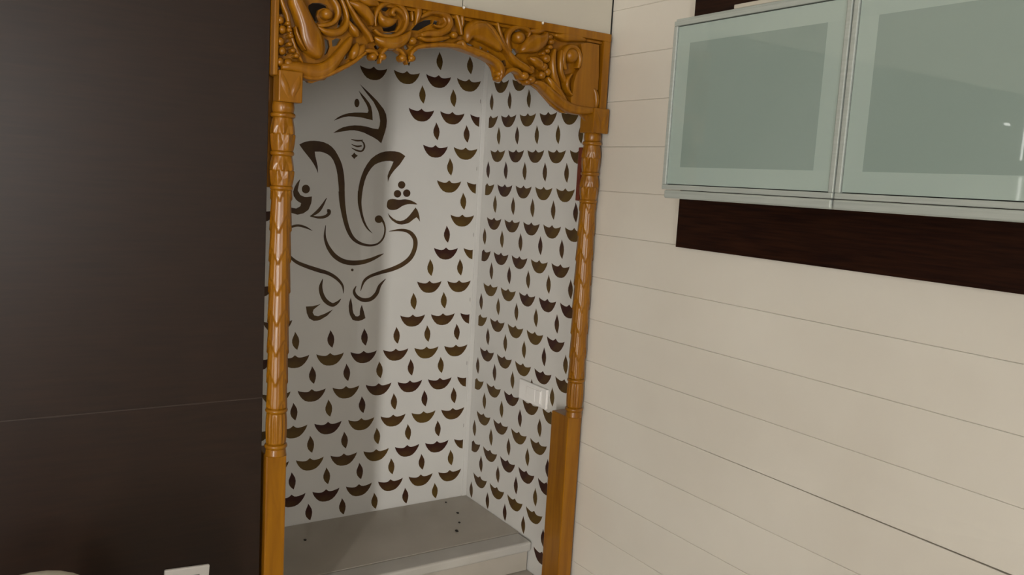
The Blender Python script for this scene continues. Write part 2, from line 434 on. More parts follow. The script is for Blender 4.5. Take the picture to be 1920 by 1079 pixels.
dpoly('foot_outline', C4, [(305, 893), (360, 890), (392, 882), (420, 872), (385, 900), (364, 918), (358, 940), (370, 962), (400, 968), (450, 950), (515, 916), (492, 942), (470, 965), (420, 995), (395, 1003), (365, 1005), (330, 985), (312, 945)])
dstroke('leg_line', C4, [(696, 733, 4), (680, 775, 20), (700, 815, 26), (750, 842, 30), (810, 834, 30), (855, 790, 28), (880, 730, 22), (926, 677, 3)])
dpoly('foot_outline', C4, [(655, 825), (644, 855), (638, 890), (640, 925), (648, 960), (668, 996), (690, 1004), (715, 1006), (745, 997), (768, 983), (758, 940), (740, 880), (730, 905), (725, 930), (724, 960), (710, 970), (692, 968), (675, 945), (668, 915), (666, 880)])

# ------------------------------------------------------------------ marble shelf inside the niche
shelf = empty('marble_shelf', (0.44, 0.40, 0.27))
tag(shelf, 'grey marble ledge with a pale front edge inside the niche', 'shelf')
rel(box('top_slab', (-0.019, 0.284, 0.372), (W - 0.001, D - 0.001, 0.401), STONE, bev=0.001), shelf)
rel(box('front_edge', (-0.019, 0.206, 0.370), (W - 0.004, 0.2825, 0.4012), STONE_L, bev=0.007, seg=3), shelf)
rel(box('riser', (-0.019, 0.224, 0.302), (W - 0.006, 0.60, 0.370), STONE, bev=0.001), shelf)
pl = tag(box('niche_plinth', (-0.019, 0.075, 0.0), (W - 0.001, D - 0.001, 0.301), STONE, bev=0.002), 'low stone plinth under the marble ledge at the niche foot', 'plinth')
for i, (px, py, s, lab) in enumerate(((858, 963, 4.5, 'dark crumb at the right of the ledge, farthest from the front edge'), (861, 981, 4.0, 'dark crumb at the right of the ledge, middle of three'),
                                   (856, 997, 6.0, 'dark crumb at the right of the ledge, nearest its front edge'), (572, 1014, 4.5, 'lone dark crumb at the left of the ledge beside the pillar'),
                                   (836, 943, 3.5, 'tiny dark crumb on the ledge against the back wall'))):
    p = at(px, py, 2, 0.401)
    bm = bmesh.new(); bmesh.ops.create_icosphere(bm, subdivisions=2, radius=1.0)
    rr = random.Random(i)
    for v in bm.verts:
        v.co *= 0.8 + 0.4 * rr.random()
        v.co = Vector((v.co.x * s * 0.0009, v.co.y * s * 0.0013, v.co.z * s * 0.0004))
    me = bpy.data.meshes.new('dirt_crumb'); bm.to_mesh(me); bm.free(); me.materials.append(CRUMB)
    o = link('dirt_crumb', me, None, (p.x, p.y, 0.4011 + s * 0.0003))
    tag(o, lab, 'crumb', 'dark crumbs on the ledge')

# ------------------------------------------------------------------ switch plate on the niche side wall
def switch_plate(name, org, ux, uz, n, w, h, label, rockers, roll=0.0):
    """plate of width w along ux and height h along uz, standing off along n; rockers (u0, u1, v0, v1) in plate units"""
    M = Matrix((ux, n, uz)).transposed().to_4x4()
    M = Matrix.Translation(org) @ M @ Matrix.Rotation(roll, 4, 'Y')
    r = empty(name); r.matrix_world = M
    tag(r, label, 'switch')
    box('plate', (-w / 2, 0.0, -h / 2), (w / 2, 0.009, h / 2), PLASTIC, r, 0.003, 3)
    box('module_frame', (rockers[0][0] - 0.004, 0.006, rockers[0][2] - 0.004), (rockers[-1][1] + 0.004, 0.0098, rockers[0][3] + 0.004), PLASTIC_G if name == 'wall_switch' else PLASTIC, r, 0.0006, 1)
    for a, b, c, d in rockers:
        box('rocker', (a, 0.006, c), (b, 0.0125, d), PLASTIC, r, 0.0015, 2)
    return r
switch_plate('niche_switch_plate', Vector((W - 0.0005, 0.246, 0.8585)), Vector((0, -1, 0)), Vector((0, 0, 1)), Vector((-1, 0, 0)), 0.150, 0.062,
             'white switch plate among the lamp prints on the niche side wall', [(-0.028, 0.018, -0.019, 0.019), (0.020, 0.046, -0.019, 0.019)])
switch_plate('wall_switch', Vector((-0.1635, -0.0005, 0.590)), Vector((1, 0, 0)), Vector((0, 0, 1)), Vector((0, -1, 0)), 0.093, 0.088,
             'white switch plate low on the dark wall at the bottom edge', [(-0.012, 0.022, -0.022, 0.022)], math.radians(3.4))

# ------------------------------------------------------------------ carved wooden frame around the niche
frame = empty('carved_frame', (0.44, 0.0, 0.0))
tag(frame, 'golden carved wooden archway frame with two turned pillars around the niche', 'frame')
FB = Vector(frame.location)
PXL, PXR = 0.0275, 0.8635

def lathe(name, cx, cy, rows, seg, parent, parent_off):
    """rows of (z, radius function of angle)"""
    V, F = [], []
    for z, fn in rows:
        for i in range(seg):
            t = 2 * PI * i / seg
            r = fn(t)
            V.append(Vector((cx + r * math.cos(t), cy + r * math.sin(t), z)) - parent_off)
    for a in range(len(rows) - 1):
        for i in range(seg):
            j = (i + 1) % seg
            F.append((a * seg + i, a * seg + j, (a + 1) * seg + j, (a + 1) * seg + i))
    F += [tuple(range(seg)), tuple((len(rows) - 1) * seg + i for i in range(seg))]
    return obj(name, V, F, WOOD, parent, True)

def ring_rows(z0, z1, r):
    out = []
    for i in range(9):
        t = i / 8
        out.append((z0 + (z1 - z0) * t, (lambda rr: (lambda a: rr))(r - 0.0045 + 0.0045 * math.sqrt(max(0, 1 - (2 * t - 1) ** 2)))))
    return out

def pillar(cx, side):
    cy = 0.0
    def shaft_fn(z):
        taper = 0.0222 - 0.0010 * abs((z - 1.21) / 0.24) ** 2
        def fn(a):
            u = (a * 4 / (2 * PI) + 0.811) % 1.0 - 0.5
            v = (z / 0.068 - 1.1 * abs(u)) % 1.0
            ridge = 0.0026 * (1 - v) ** 1.2 - 0.0010 * math.exp(-(u / 0.04) ** 2) + 0.0006 * math.sin(30 * abs(u))
            return taper - 0.001 + ridge
        return fn
    rows = [(0.968 + (1.452 - 0.968) * i / 150, shaft_fn(0.968 + (1.452 - 0.968) * i / 150)) for i in range(151)]
    p = lathe('pillar', cx, cy, rows, 64, frame, FB)
    # sub-parts
    w, d0, d1 = 0.0232, -0.008, 0.072
    def sub_box(nm, lo, hi, bev): box(nm, Vector(lo) - FB, Vector(hi) - FB, WOOD, p, bev, 2)
    sub_box('base_block', (cx - w, d0, 0.0), (cx + w, d1, 0.860), 0.003)
    cw = 0.0255
    o_ = 0.005 if side == 'left' else 0.0
    sub_box('capital_block', (cx - cw + o_, -cw - 0.008, 1.637), (cx + cw + o_, 0.008 if side == 'left' else cw, 1.702), 0.0025)
    # carved leaf on the face of the capital block
    for sgn in (-1, 1):
        V, F = [], []
        n = 10
        for i in range(n + 1):
            t = i / n
            wd = 0.0085 * math.sin(PI * t) ** 0.8 + 0.0004
            zc = 1.645 + 0.05 * t; xc = cx + o_ + sgn * (0.0115 - 0.006 * math.cos(PI * t))
            for q in (-1, 0, 1):
                V.append(Vector((xc + q * wd, -cw - 0.008 - (0.0045 * math.sin(PI * t) if q == 0 else -0.0005), zc)) - FB)
        for i in range(n):
            for q in range(2):
                F.append((i * 3 + q, i * 3 + q + 1, i * 3 + q + 4, i * 3 + q + 3))
        obj('capital_leaf', V, F, WOOD, p, True)
    def flute(base, amp, k):
        return lambda a: base + amp * (abs(math.cos(k * a)) - 0.5)
    lathe('neck', cx, cy, [(1.615 + 0.024 * i / 8, (lambda r: (lambda a: r))(0.0215 + 0.002 * math.sin(PI * i / 8))) for i in range(9)], 40, p, FB)
    for z0, z1, r in ((1.605, 1.616, 0.0262), (1.5245, 1.5355, 0.0252), (1.4515, 1.4615, 0.0245), (0.958, 0.968, 0.0245), (0.8755, 0.8865, 0.0252)):
        lathe('ring', cx, cy, ring_rows(z0, z1, r), 40, p, FB)
    for z0, z1, r in ((1.5350, 1.6055, 0.0228), (1.4610, 1.5250, 0.0224)):
        rows = []
        for i in range(41):
            t = i / 40
            def mk(t):
                prof = r - 0.0045 * (1 - t) ** 2 * 0 + 0.0018 * math.sin(PI * t) - 0.0012 * (t ** 3)
                return lambda a: prof + 0.0040 * math.sin(PI * t) ** 0.7 * (max(0.0, 1 - abs(((a * 7 / (2 * PI) + 0.5 * (t > 0.5)) % 1.0) - 0.5) * (2.2 + 2.2 * abs(2 * ((2 * t) % 1.0) - 1))) - 0.4)
            rows.append((z0 + (z1 - z0) * t, mk(t)))
        lathe('vase_band', cx, cy, rows, 112, p, FB)
    rows = []
    for i in range(17):
        t = i / 16
        rows.append((0.886 + 0.0725 * t, flute(0.0212 + 0.001 * math.sin(PI * t), 0.0026 * (math.sin(PI * t) ** 0.4 if 0 < t < 1 else 0), 7)))
    lathe('fluted_band', cx, cy, rows, 84, p, FB)
    lathe('foot_collar', cx, cy, [(0.859 + 0.017 * i / 6, (lambda r: (lambda a: r))(0.0238 - 0.0022 * i / 6)) for i in range(7)], 40, p, FB)
    return p
pL = pillar(PXL, 'left')
pR = pillar(PXR, 'right')
# boards behind the upper part of each pillar, the right one stained red
for x0, x1, y0, y1, z1, m, p in ((PXL - 0.031, PXL + 0.018, 0.020, 0.036, 1.705, WOOD, pL), (PXR - 0.0125, PXR + 0.018, 0.028, 0.042, 1.600, WOOD_RED, pR)):
    box('jamb_board', Vector((x0, y0, 1.456)) - FB, Vector((x1, y1, z1)) - FB, m, p, 0.002)

# --- the carved arch: flat board with its lower contour, borders, scrolls, leaves and beads
YP = -0.004                                     # face of the board
def onp(px, py):
    p = at(px, py, 1, YP - 0.020); return (p.x, p.z)
FRA = lambda u, v, h: Vector((u, YP - h, v)) - FB
AX0, AX1, ATOP = -0.0030, 0.8835, 1.8945
low = [(567, 141), (572, 149), (580, 150), (584, 154), (591, 155), (599, 152), (606, 150), (614, 149), (623, 142), (632, 140), (640, 134), (651, 129), (660, 126), (668, 120), (679, 111), (689, 104),
       (700, 100), (713, 108), (724, 99), (732, 94), (745, 93), (752, 98), (767, 108), (780, 98), (788, 93), (799, 88), (822, 85), (846, 84), (857, 89), (876, 96), (900, 104), (912, 110), (922, 116), (929, 124),
       (933, 134), (934, 143), (940, 147), (948, 141), (956, 133), (966, 131), (974, 138), (978, 147), (986, 155), (995, 156), (1007, 160), (1019, 169), (1032, 184), (1045, 199), (1054, 206), (1062, 211), (1096, 213)]
L2 = [onp(*p) for p in low]
zl = onp(540, 141)[1]
zr = L2[-1][1]
outer = [(AX0, ATOP), (AX0, zl), (0.003, 1.690), (0.052, 1.690)] + L2 + [(AX1 - 0.02, zr - 0.035), (AX1, zr - 0.035), (AX1, ATOP)]
A6 = lambda x, y: (480 + x / 6.745, y / 6.745)
B6 = lambda x, y: (640 + x / 6.742, y / 6.742)
C6 = lambda x, y: (860 + x / 4.15, y / 4.15)
def hole(conv, pts): return [onp(*conv(*p)) for p in pts]
holes = [hole(A6, [(905, 470), (960, 500), (975, 580), (945, 660), (905, 690), (920, 600)]),
         hole(A6, [(1160, 640), (1200, 670), (1195, 730), (1160, 745)]),
         hole(B6, [(560, 330), (660, 260), (760, 235), (770, 300), (740, 370), (650, 390), (580, 385)]),
         hole(B6, [(930, 370), (1000, 290), (1100, 240), (1200, 235), (1200, 280), (1120, 320), (1020, 375)]),
         hole(B6, [(455, 570), (520, 545), (545, 580), (510, 620), (470, 610)]),
         hole(B6, [(835, 545), (885, 560), (905, 600), (870, 625), (840, 600)]),
         hole(C6, [(360, 470), (395, 460), (405, 505), (375, 520)]),
         hole(C6, [(430, 380), (470, 370), (500, 410), (470, 440), (435, 420)])]
holes += [hole(A6, [(705, 50), (760, 18), (860, 18), (940, 50), (960, 90), (890, 85), (830, 110), (805, 190), (830, 262), (770, 292), (722, 240), (700, 150)]),
          hole(A6, [(1100, 120), (1122, 160), (1138, 240), (1115, 320), (1065, 338), (1092, 240)]),
          hole(A6, [(288, 30), (330, 40), (372, 160), (300, 175)]), hole(A6, [(285, 400), (303, 410), (300, 450), (282, 450)]), hole(A6, [(392, 650), (428, 680), (410, 700), (385, 690)]),
          hole(A6, [(1200, 160), (1290, 262), (1322, 325), (1275, 335), (1215, 255)]),
          hole(A6, [(1000, 500), (1060, 470), (1120, 480), (1075, 560), (1010, 580)]),
          hole(B6, [(775, 25), (890, 55), (890, 115), (850, 128), (830, 75)]), hole(B6, [(1040, 105), (1130, 85), (1100, 122), (1050, 155)]),
          hole(B6, [(545, 95), (640, 62), (655, 90), (610, 130), (572, 125)]), hole(B6, [(570, 402), (650, 398), (735, 388), (700, 422), (600, 428)]),
          hole(B6, [(1205, 290), (1225, 245), (1285, 255), (1275, 300), (1225, 312)]), hole(B6, [(1075, 480), (1180, 490), (1170, 508), (1080, 505)]), hole(B6, [(1280, 500), (1390, 482), (1380, 505), (1290, 520)]),
          hole(C6, [(92, 328), (150, 350), (140, 368), (85, 352)]), hole(C6, [(195, 352), (222, 368), (220, 392), (198, 380)]), hole(C6, [(255, 385), (280, 400), (275, 415), (255, 405)]),
          hole(C6, [(470, 232), (518, 238), (530, 268), (500, 262)]), hole(C6, [(690, 222), (718, 232), (712, 252), (690, 248)]), hole(C6, [(765, 252), (850, 262), (845, 278), (775, 268)]),
          hole(C6, [(965, 288), (1012, 300), (1003, 318), (968, 305)]), hole(C6, [(1062, 302), (1092, 308), (1075, 325)]), hole(C6, [(1120, 345), (1136, 345), (1124, 545), (1112, 545)]),
          hole(C6, [(1062, 738), (1100, 742), (1098, 772), (1060, 768)]), hole(C6, [(640, 470), (668, 478), (660, 510), (640, 505)]), hole(C6, [(650, 600), (678, 612), (672, 632), (650, 625)]),
          hole(C6, [(330, 200), (350, 205), (372, 300), (345, 262)]), hole(C6, [(590, 470), (620, 440), (632, 462), (606, 490)])]
arch = extrude_poly('arch_panel', [outer] + holes, lambda u, v, h: Vector((u, YP + h, v)) - FB, 0.010, WOOD, frame)

def bar(name, u0, v0, u1, v1, h0, h1, bev=0.002):
    box(name, Vector((u0, YP - h1, v0)) - FB, Vector((u1, YP - h0, v1)) - FB, WOOD, arch, bev)
bar('border', AX0, 1.6905, AX0 + 0.010, ATOP, 0.0, 0.022)
bar('border', AX1 - 0.022, zr - 0.034, AX1, ATOP, 0.0, 0.022)
bar('border', AX0, ATOP - 0.020, AX1, ATOP, 0.0, 0.024)
bar('border_bead', AX0 + 0.010, ATOP - 0.027, AX1 - 0.022, ATOP - 0.020, 0.0, 0.014, 0.002)

PED = 0.010
def carve(name, conv, pts, hmax=0.013, ped=0.004, n=5):
    """a raised half-round moulding along a smooth line of (x, y, width)"""
    sm = catmull(pts, n)
    P2, Wd = [], []
    for x, y, w_ in sm:
        a = onp(*conv(x, y)); b = onp(*conv(x + w_, y)); c = onp(*conv(x, y + w_))
        P2.append(a)
        Wd.append((abs(b[0] - a[0]) * 0.5 + abs(c[1] - a[1]) * 0.5))
    K = 7
    V, F = [], []
    m = len(P2)
    for i in range(m):
        a, b = P2[max(0, i - 1)], P2[min(m - 1, i + 1)]
        dx, dy = b[0] - a[0], b[1] - a[1]; l = math.hypot(dx, dy) or 1
        nx, ny = -dy / l, dx / l
        r = max(Wd[i] / 2, 0.0006)
        h = min(hmax, r * 1.15)
        V.append(FRA(P2[i][0] + nx * r, P2[i][1] + ny * r, -0.001))
        for k in range(K):
            t = PI * k / (K - 1)
            V.append(FRA(P2[i][0] + nx * r * math.cos(t), P2[i][1] + ny * r * math.cos(t), PED + ped + h * math.sin(t)))
        V.append(FRA(P2[i][0] - nx * r, P2[i][1] - ny * r, -0.001))
    S = K + 2
    for i in range(m - 1):
        for k in range(S - 1):
            F.append((i * S + k, i * S + k + 1, (i + 1) * S + k + 1, (i + 1) * S + k))
    F += [tuple(range(S)), tuple((m - 1) * S + k for k in range(S))]
    return obj(name, V, F, WOOD, arch, True)

def knob(name, conv, x, y, r, ry=None, hs=1.0, ped=0.004):
    a = onp(*conv(x, y)); b = onp(*conv(x + r, y)); c = onp(*conv(x, y + (ry or r)))
    rx_, rz_ = abs(b[0] - a[0]), abs(c[1] - a[1])
    h = min(0.016, 0.5 * (rx_ + rz_)) * hs
    V, F = [], []
    N, M_ = 16, 6
    for i in range(M_):
        t = (PI / 2) * i / M_
        for k in range(N):
            q = 2 * PI * k / N
            V.append(FRA(a[0] + rx_ * math.cos(t) * math.cos(q), a[1] + rz_ * math.cos(t) * math.sin(q), PED + ped + h * math.sin(t)))
    V.append(FRA(a[0], a[1], PED + ped + h))
    base = len(V)
    for k in range(N):
        q = 2 * PI * k / N
        V.append(FRA(a[0] + rx_ * math.cos(q), a[1] + rz_ * math.sin(q), -0.001))
    for i in range(M_ - 1):
        for k in range(N):
            j = (k + 1) % N
            F.append((i * N + k, i * N + j, (i + 1) * N + j, (i + 1) * N + k))
    for k in range(N):
        j = (k + 1) % N
        F.append(((M_ - 1) * N + k, (M_ - 1) * N + j, base - 1))
        F.append((base + k, base + j, j, k))
    return obj(name, V, F, WOOD, arch, True)

# left corner: big paisley leaf, curled hook, rope edge
carve('paisley_leaf', A6, [(470, -90, 120), (520, 20, 190), (580, 150, 210), (640, 300, 240), (690, 440, 300), (740, 580, 280), (790, 690, 150), (810, 740, 40)], 0.014, 0.006)
carve('leaf_ridge', A6, [(490, 340, 20), (515, 440, 36), (560, 545, 36), (620, 640, 10)], 0.012, 0.016)
carve('rope_edge', A6, [(320, -40, 50), (350, 60, 52), (400, 180, 52), (425, 310, 50), (455, 450, 50), (500, 590, 50), (560, 720, 46), (600, 790, 20)], 0.012, 0.006)
for i, (x, y) in enumerate(((405, 300), (420, 380), (440, 455), (425, 560), (465, 640), (510, 705))):
    knob('rope_bead', A6, x, y, 34, 30, 1.0, 0.012)
for x, y, r in ((315, 250, 48), (345, 370, 50), (320, 520, 50), (345, 640, 48), (315, 780, 52), (420, 800, 60)):
    knob('leaf_bead', A6, x, y, r, r * 1.1)
knob('scroll_ball', A6, 905, 175, 68, 72, 1.0, 0.006)
carve('hook_scroll', A6, [(960, -40, 60), (1010, 20, 80), (1050, 110, 84), (1045, 210, 70), (985, 285, 60), (900, 312, 60), (830, 318, 46), (780, 310, 20)], 0.013, 0.004)
carve('hook_scroll', A6, [(1080, -40, 46), (1120, 50, 56), (1155, 150, 56), (1170, 240, 52), (1145, 330, 76), (1070, 400, 96), (960, 410, 96), (860, 380, 66), (790, 330, 36)], 0.013, 0.004)
carve('stem', A6, [(1150, -20, 36), (1190, 70, 40), (1270, 205, 46), (1370, 355, 56), (1440, 450, 58), (1475, 530, 48)], 0.013, 0.008)
carve('bottom_leaf', A6, [(330, 850, 90), (470, 850, 150), (620, 885, 190), (770, 905, 200), (900, 870, 190), (1000, 780, 150), (1085, 670, 120), (1170, 560, 100), (1220, 470, 40)], 0.012, 0.005)
carve('leaf_rim', A6, [(560, 950, 40), (680, 985, 56), (800, 985, 56), (960, 925, 60), (1100, 860, 56), (1230, 790, 50), (1330, 715, 44), (1400, 660, 30)], 0.010, 0.008)
carve('leaf', A6, [(1290, 540, 20), (1280, 600, 90), (1250, 680, 110), (1220, 750, 30)], 0.012, 0.006)
carve('leaf', A6, [(1180, 250, 20), (1220, 330, 70), (1270, 400, 90), (1300, 460, 40)], 0.011, 0.005)
carve('leaf', A6, [(1380, 560, 30), (1350, 620, 90), (1290, 690, 80), (1240, 740, 20)], 0.011, 0.005)
# middle left: ring scroll, buds, pendants
carve('leaf', B6, [(100, 20, 40), (200, 60, 100), (300, 120, 140), (380, 220, 110), (400, 320, 40)], 0.011, 0.004)
carve('leaf', B6, [(230, -30, 60), (330, 10, 110), (440, 30, 90), (500, 70, 20)], 0.011, 0.004)
carve('ring_scroll', B6, [(450, 330, 24), (440, 240, 40), (470, 130, 56), (540, 55, 60), (640, 25, 60), (740, 55, 62), (815, 140, 66), (840, 250, 62), (805, 360, 58), (725, 432, 50), (610, 455, 46), (500, 430, 44), (430, 370, 36)], 0.013, 0.005)
carve('inner_curl', B6, [(820, 260, 20), (800, 190, 46), (750, 130, 56), (690, 110, 60), (660, 160, 50), (690, 190, 40)], 0.012, 0.004)
carve('leaf', B6, [(500, 140, 30), (520, 220, 90), (580, 270, 130), (660, 265, 90), (720, 230, 20)], 0.011, 0.004)
carve('bud', B6, [(985, 60, 40), (990, 110, 84), (985, 190, 84), (965, 270, 40), (955, 310, 10)], 0.013, 0.004)
carve('bud', B6, [(905, 140, 24), (912, 190, 38), (915, 260, 26)], 0.011, 0.004)
carve('hook_scroll', B6, [(1020, 215, 30), (1090, 175, 60), (1180, 145, 74), (1280, 155, 84), (1360, 215, 90), (1380, 300, 96), (1330, 380, 96), (1230, 420, 88), (1120, 420, 80), (1020, 440, 50)], 0.013, 0.004)
carve('inner_curl', B6, [(1300, 220, 30), (1330, 280, 50), (1290, 330, 44), (1220, 330, 30), (1180, 310, 16)], 0.011, 0.006)
carve('stem', B6, [(1400, 90, 26), (1450, 150, 44), (1490, 250, 50), (1515, 350, 50), (1530, 440, 40)], 0.013, 0.006)
carve('leaf', B6, [(1560, 120, 20), (1540, 200, 60), (1545, 290, 50), (1530, 380, 20)], 0.011, 0.004)
carve('leaf', B6, [(430, 470, 30), (520, 520, 110), (640, 545, 150), (760, 520, 140), (850, 450, 90), (890, 390, 30)], 0.012, 0.005)
knob('scroll_ball', B6, 915, 515, 52)
knob('scroll_ball', B6, 1440, 440, 46)
carve('arch_moulding', B6, [(930, 620, 30), (1000, 590, 56), (1150, 572, 60), (1300, 566, 60), (1440, 575, 60), (1530, 590, 60), (1650, 635, 66), (1760, 690, 66)], 0.013, 0.006)
carve('leaf', B6, [(1000, 470, 30), (1100, 500, 60), (1260, 490, 60), (1380, 470, 30)], 0.010, 0.004)
carve('pendant_arm', B6, [(300, 640, 30), (370, 640, 60), (430, 650, 50), (470, 700, 40)], 0.011, 0.005)
carve('pendant_arm', B6, [(600, 600, 40), (560, 630, 50), (530, 670, 46), (510, 760, 30), (505, 800, 12)], 0.011, 0.005)
carve('pendant_arm', B6, [(700, 610, 40), (760, 640, 50), (800, 680, 46), (830, 760, 34), (850, 815, 12)], 0.011, 0.005)
carve('pendant_arm', B6, [(960, 620, 40), (915, 650, 46), (895, 700, 40), (870, 780, 26)], 0.011, 0.005)
for x, y, r in ((415, 715, 50), (535, 715, 48), (790, 735, 50), (905, 735, 46)): knob('pendant_bead', B6, x, y, r)
# right half
carve('leaf', C6, [(70, 330, 30), (90, 260, 100), (150, 230, 150), (220, 260, 140), (290, 330, 90), (340, 390, 30)], 0.012, 0.004)
carve('leaf_rib', C6, [(200, 165, 16), (260, 220, 34), (310, 300, 38), (360, 375, 34), (400, 430, 16)], 0.012, 0.008)
carve('leaf_rib', C6, [(85, 270, 16), (100, 205, 32), (150, 175, 34), (220, 180, 24)], 0.011, 0.008)
carve('arch_moulding', C6, [(-10, 340, 20), (30, 330, 44), (60, 368, 48), (150, 402, 52), (240, 440, 54), (305, 485, 56), (340, 540, 54), (335, 600, 36), (325, 635, 10)], 0.013, 0.006)
carve('stem', C6, [(310, 165, 14), (322, 230, 24), (350, 310, 28), (385, 390, 34), (440, 465, 50), (510, 515, 52), (580, 560, 40)], 0.012, 0.006)
carve('hook_scroll', C6, [(410, 400, 30), (385, 320, 40), (405, 245, 42), (460, 208, 42), (520, 212, 40), (560, 250, 30), (545, 290, 14)], 0.012, 0.005)
knob('scroll_ball', C6, 480, 290, 42, 48)
carve('leaf', C6, [(490, 400, 30), (540, 360, 100), (600, 335, 130), (660, 310, 90), (700, 250, 24)], 0.012, 0.005)
carve('leaf', C6, [(560, 240, 20), (620, 235, 60), (680, 215, 50), (720, 200, 14)], 0.010, 0.004)
for x, y, r in ((690, 262, 20), (720, 285, 22), (732, 325, 22), (722, 365, 20), (700, 395, 20), (668, 415, 18)): knob('leaf_bead', C6, x, y, r)
carve('leaf', C6, [(560, 450, 20), (600, 470, 60), (640, 500, 60), (660, 540, 20)], 0.011, 0.005)
carve('pendant_arm', C6, [(350, 600, 16), (385, 560, 28), (430, 540, 32), (480, 560, 32), (510, 610, 26)], 0.011, 0.005)
for x, y, r in ((330, 575, 28), (318, 610, 20), (520, 590, 34), (570, 535, 28), (575, 620, 30), (545, 640, 24)): knob('pendant_bead', C6, x, y, r)
for x, y, r in ((690, 455, 30), (672, 520, 28), (655, 585, 28), (700, 560, 26)): knob('leaf_bead', C6, x, y, r, r * 1.2)
carve('leaf_rib', C6, [(760, 380, 20), (740, 460, 46), (745, 560, 50), (770, 640, 44), (800, 720, 20)], 0.012, 0.005)
carve('leaf_rib', C6, [(810, 390, 20), (800, 470, 40), (805, 560, 36), (840, 640, 30), (860, 720, 14)], 0.012, 0.005)
carve('leaf', C6, [(700, 600, 20), (740, 660, 60), (790, 720, 60), (840, 790, 30)], 0.010, 0.004)
carve('edge_leaf', C6, [(600, 640, 24), (650, 655, 50), (720, 720, 64), (800, 790, 74), (880, 840, 70), (980, 860, 60), (1080, 860, 40)], 0.012, 0.005)
carve('medallion_ring', C6, [(840, 540, 24), (822, 470, 34), (835, 395, 36), (885, 360, 36), (935, 395, 36), (950, 470, 34), (935, 530, 24)], 0.012, 0.006)
knob('medallion_ball', C6, 890, 430, 46, 60, 0.8)
extrude_poly('plain_field', [hole(C6, [(960, 340), (1010, 330), (1060, 340), (1100, 350), (1098, 600), (1090, 700), (1060, 720), (1060, 780), (1085, 800), (1080, 860), (980, 860), (890, 840), (880, 770), (900, 700), (905, 640), (925, 570), (960, 520), (972, 440)])],
             lambda u, v, h: FRA(u, v, h), 0.016, WOOD, arch)
carve('crescent', C6, [(880, 575, 10), (850, 610, 24), (838, 660, 28), (855, 710, 20), (885, 745, 8)], 0.012, 0.012)
carve('leaf', C6, [(760, 270, 20), (830, 285, 60), (920, 290, 60), (1000, 310, 20)], 0.011, 0.004)
carve('leaf', C6, [(1060, 690, 20), (1075, 730, 40), (1080, 800, 40), (1075, 850, 16)], 0.010, 0.004)
# nails along the top border
for px, py in ((870, 14), (1018, 43)):
    p = at(px, py, 1, YP - 0.024)
    V = [Vector((p.x + 0.0042 * math.cos(q * PI / 4), YP - 0.0238, p.z + 0.0052 * math.sin(q * PI / 4))) - FB for q in range(8)] + [Vector((p.x, YP - 0.028, p.z)) - FB]
    obj('nail_head', V, [(q, (q + 1) % 8, 8) for q in range(8)] + [tuple(range(8))], BRASS, arch, True)

# ------------------------------------------------------------------ loft cupboards above
loft = empty('loft_cupboard', (-0.9, 0.05, 1.885))
tag(loft, 'cream loft cupboard with flush doors above the carved arch', 'cupboard')
rel(box('carcass', (XL, 0.012, 1.957), (W + 0.012, 0.12, ZC), GAP), loft)
x1 = 0.8975
edges = [0.8945, 0.4467, -0.004, -0.454, -0.904, -1.354, -1.804, -2.254, -2.704, -3.154, -3.604, XL]
for i in range(len(edges) - 1):
    a, b = edges[i + 1], edges[i]
    zb = 1.8955 if i < 2 else 1.957
    rel(box('door', (a + 0.0012, -0.0085 if i < 2 else -0.013, zb), (b - 0.0012, 0.0115, ZC - 0.02), CREAM, bev=0.0012), loft)

rel(box('painted_gap_shade', (0.8938, -0.006, 1.8955), (0.8996, 0.0110, ZC - 0.02), GAP), loft)  # dark strip filling the gap at the wall, its shade put into the colour
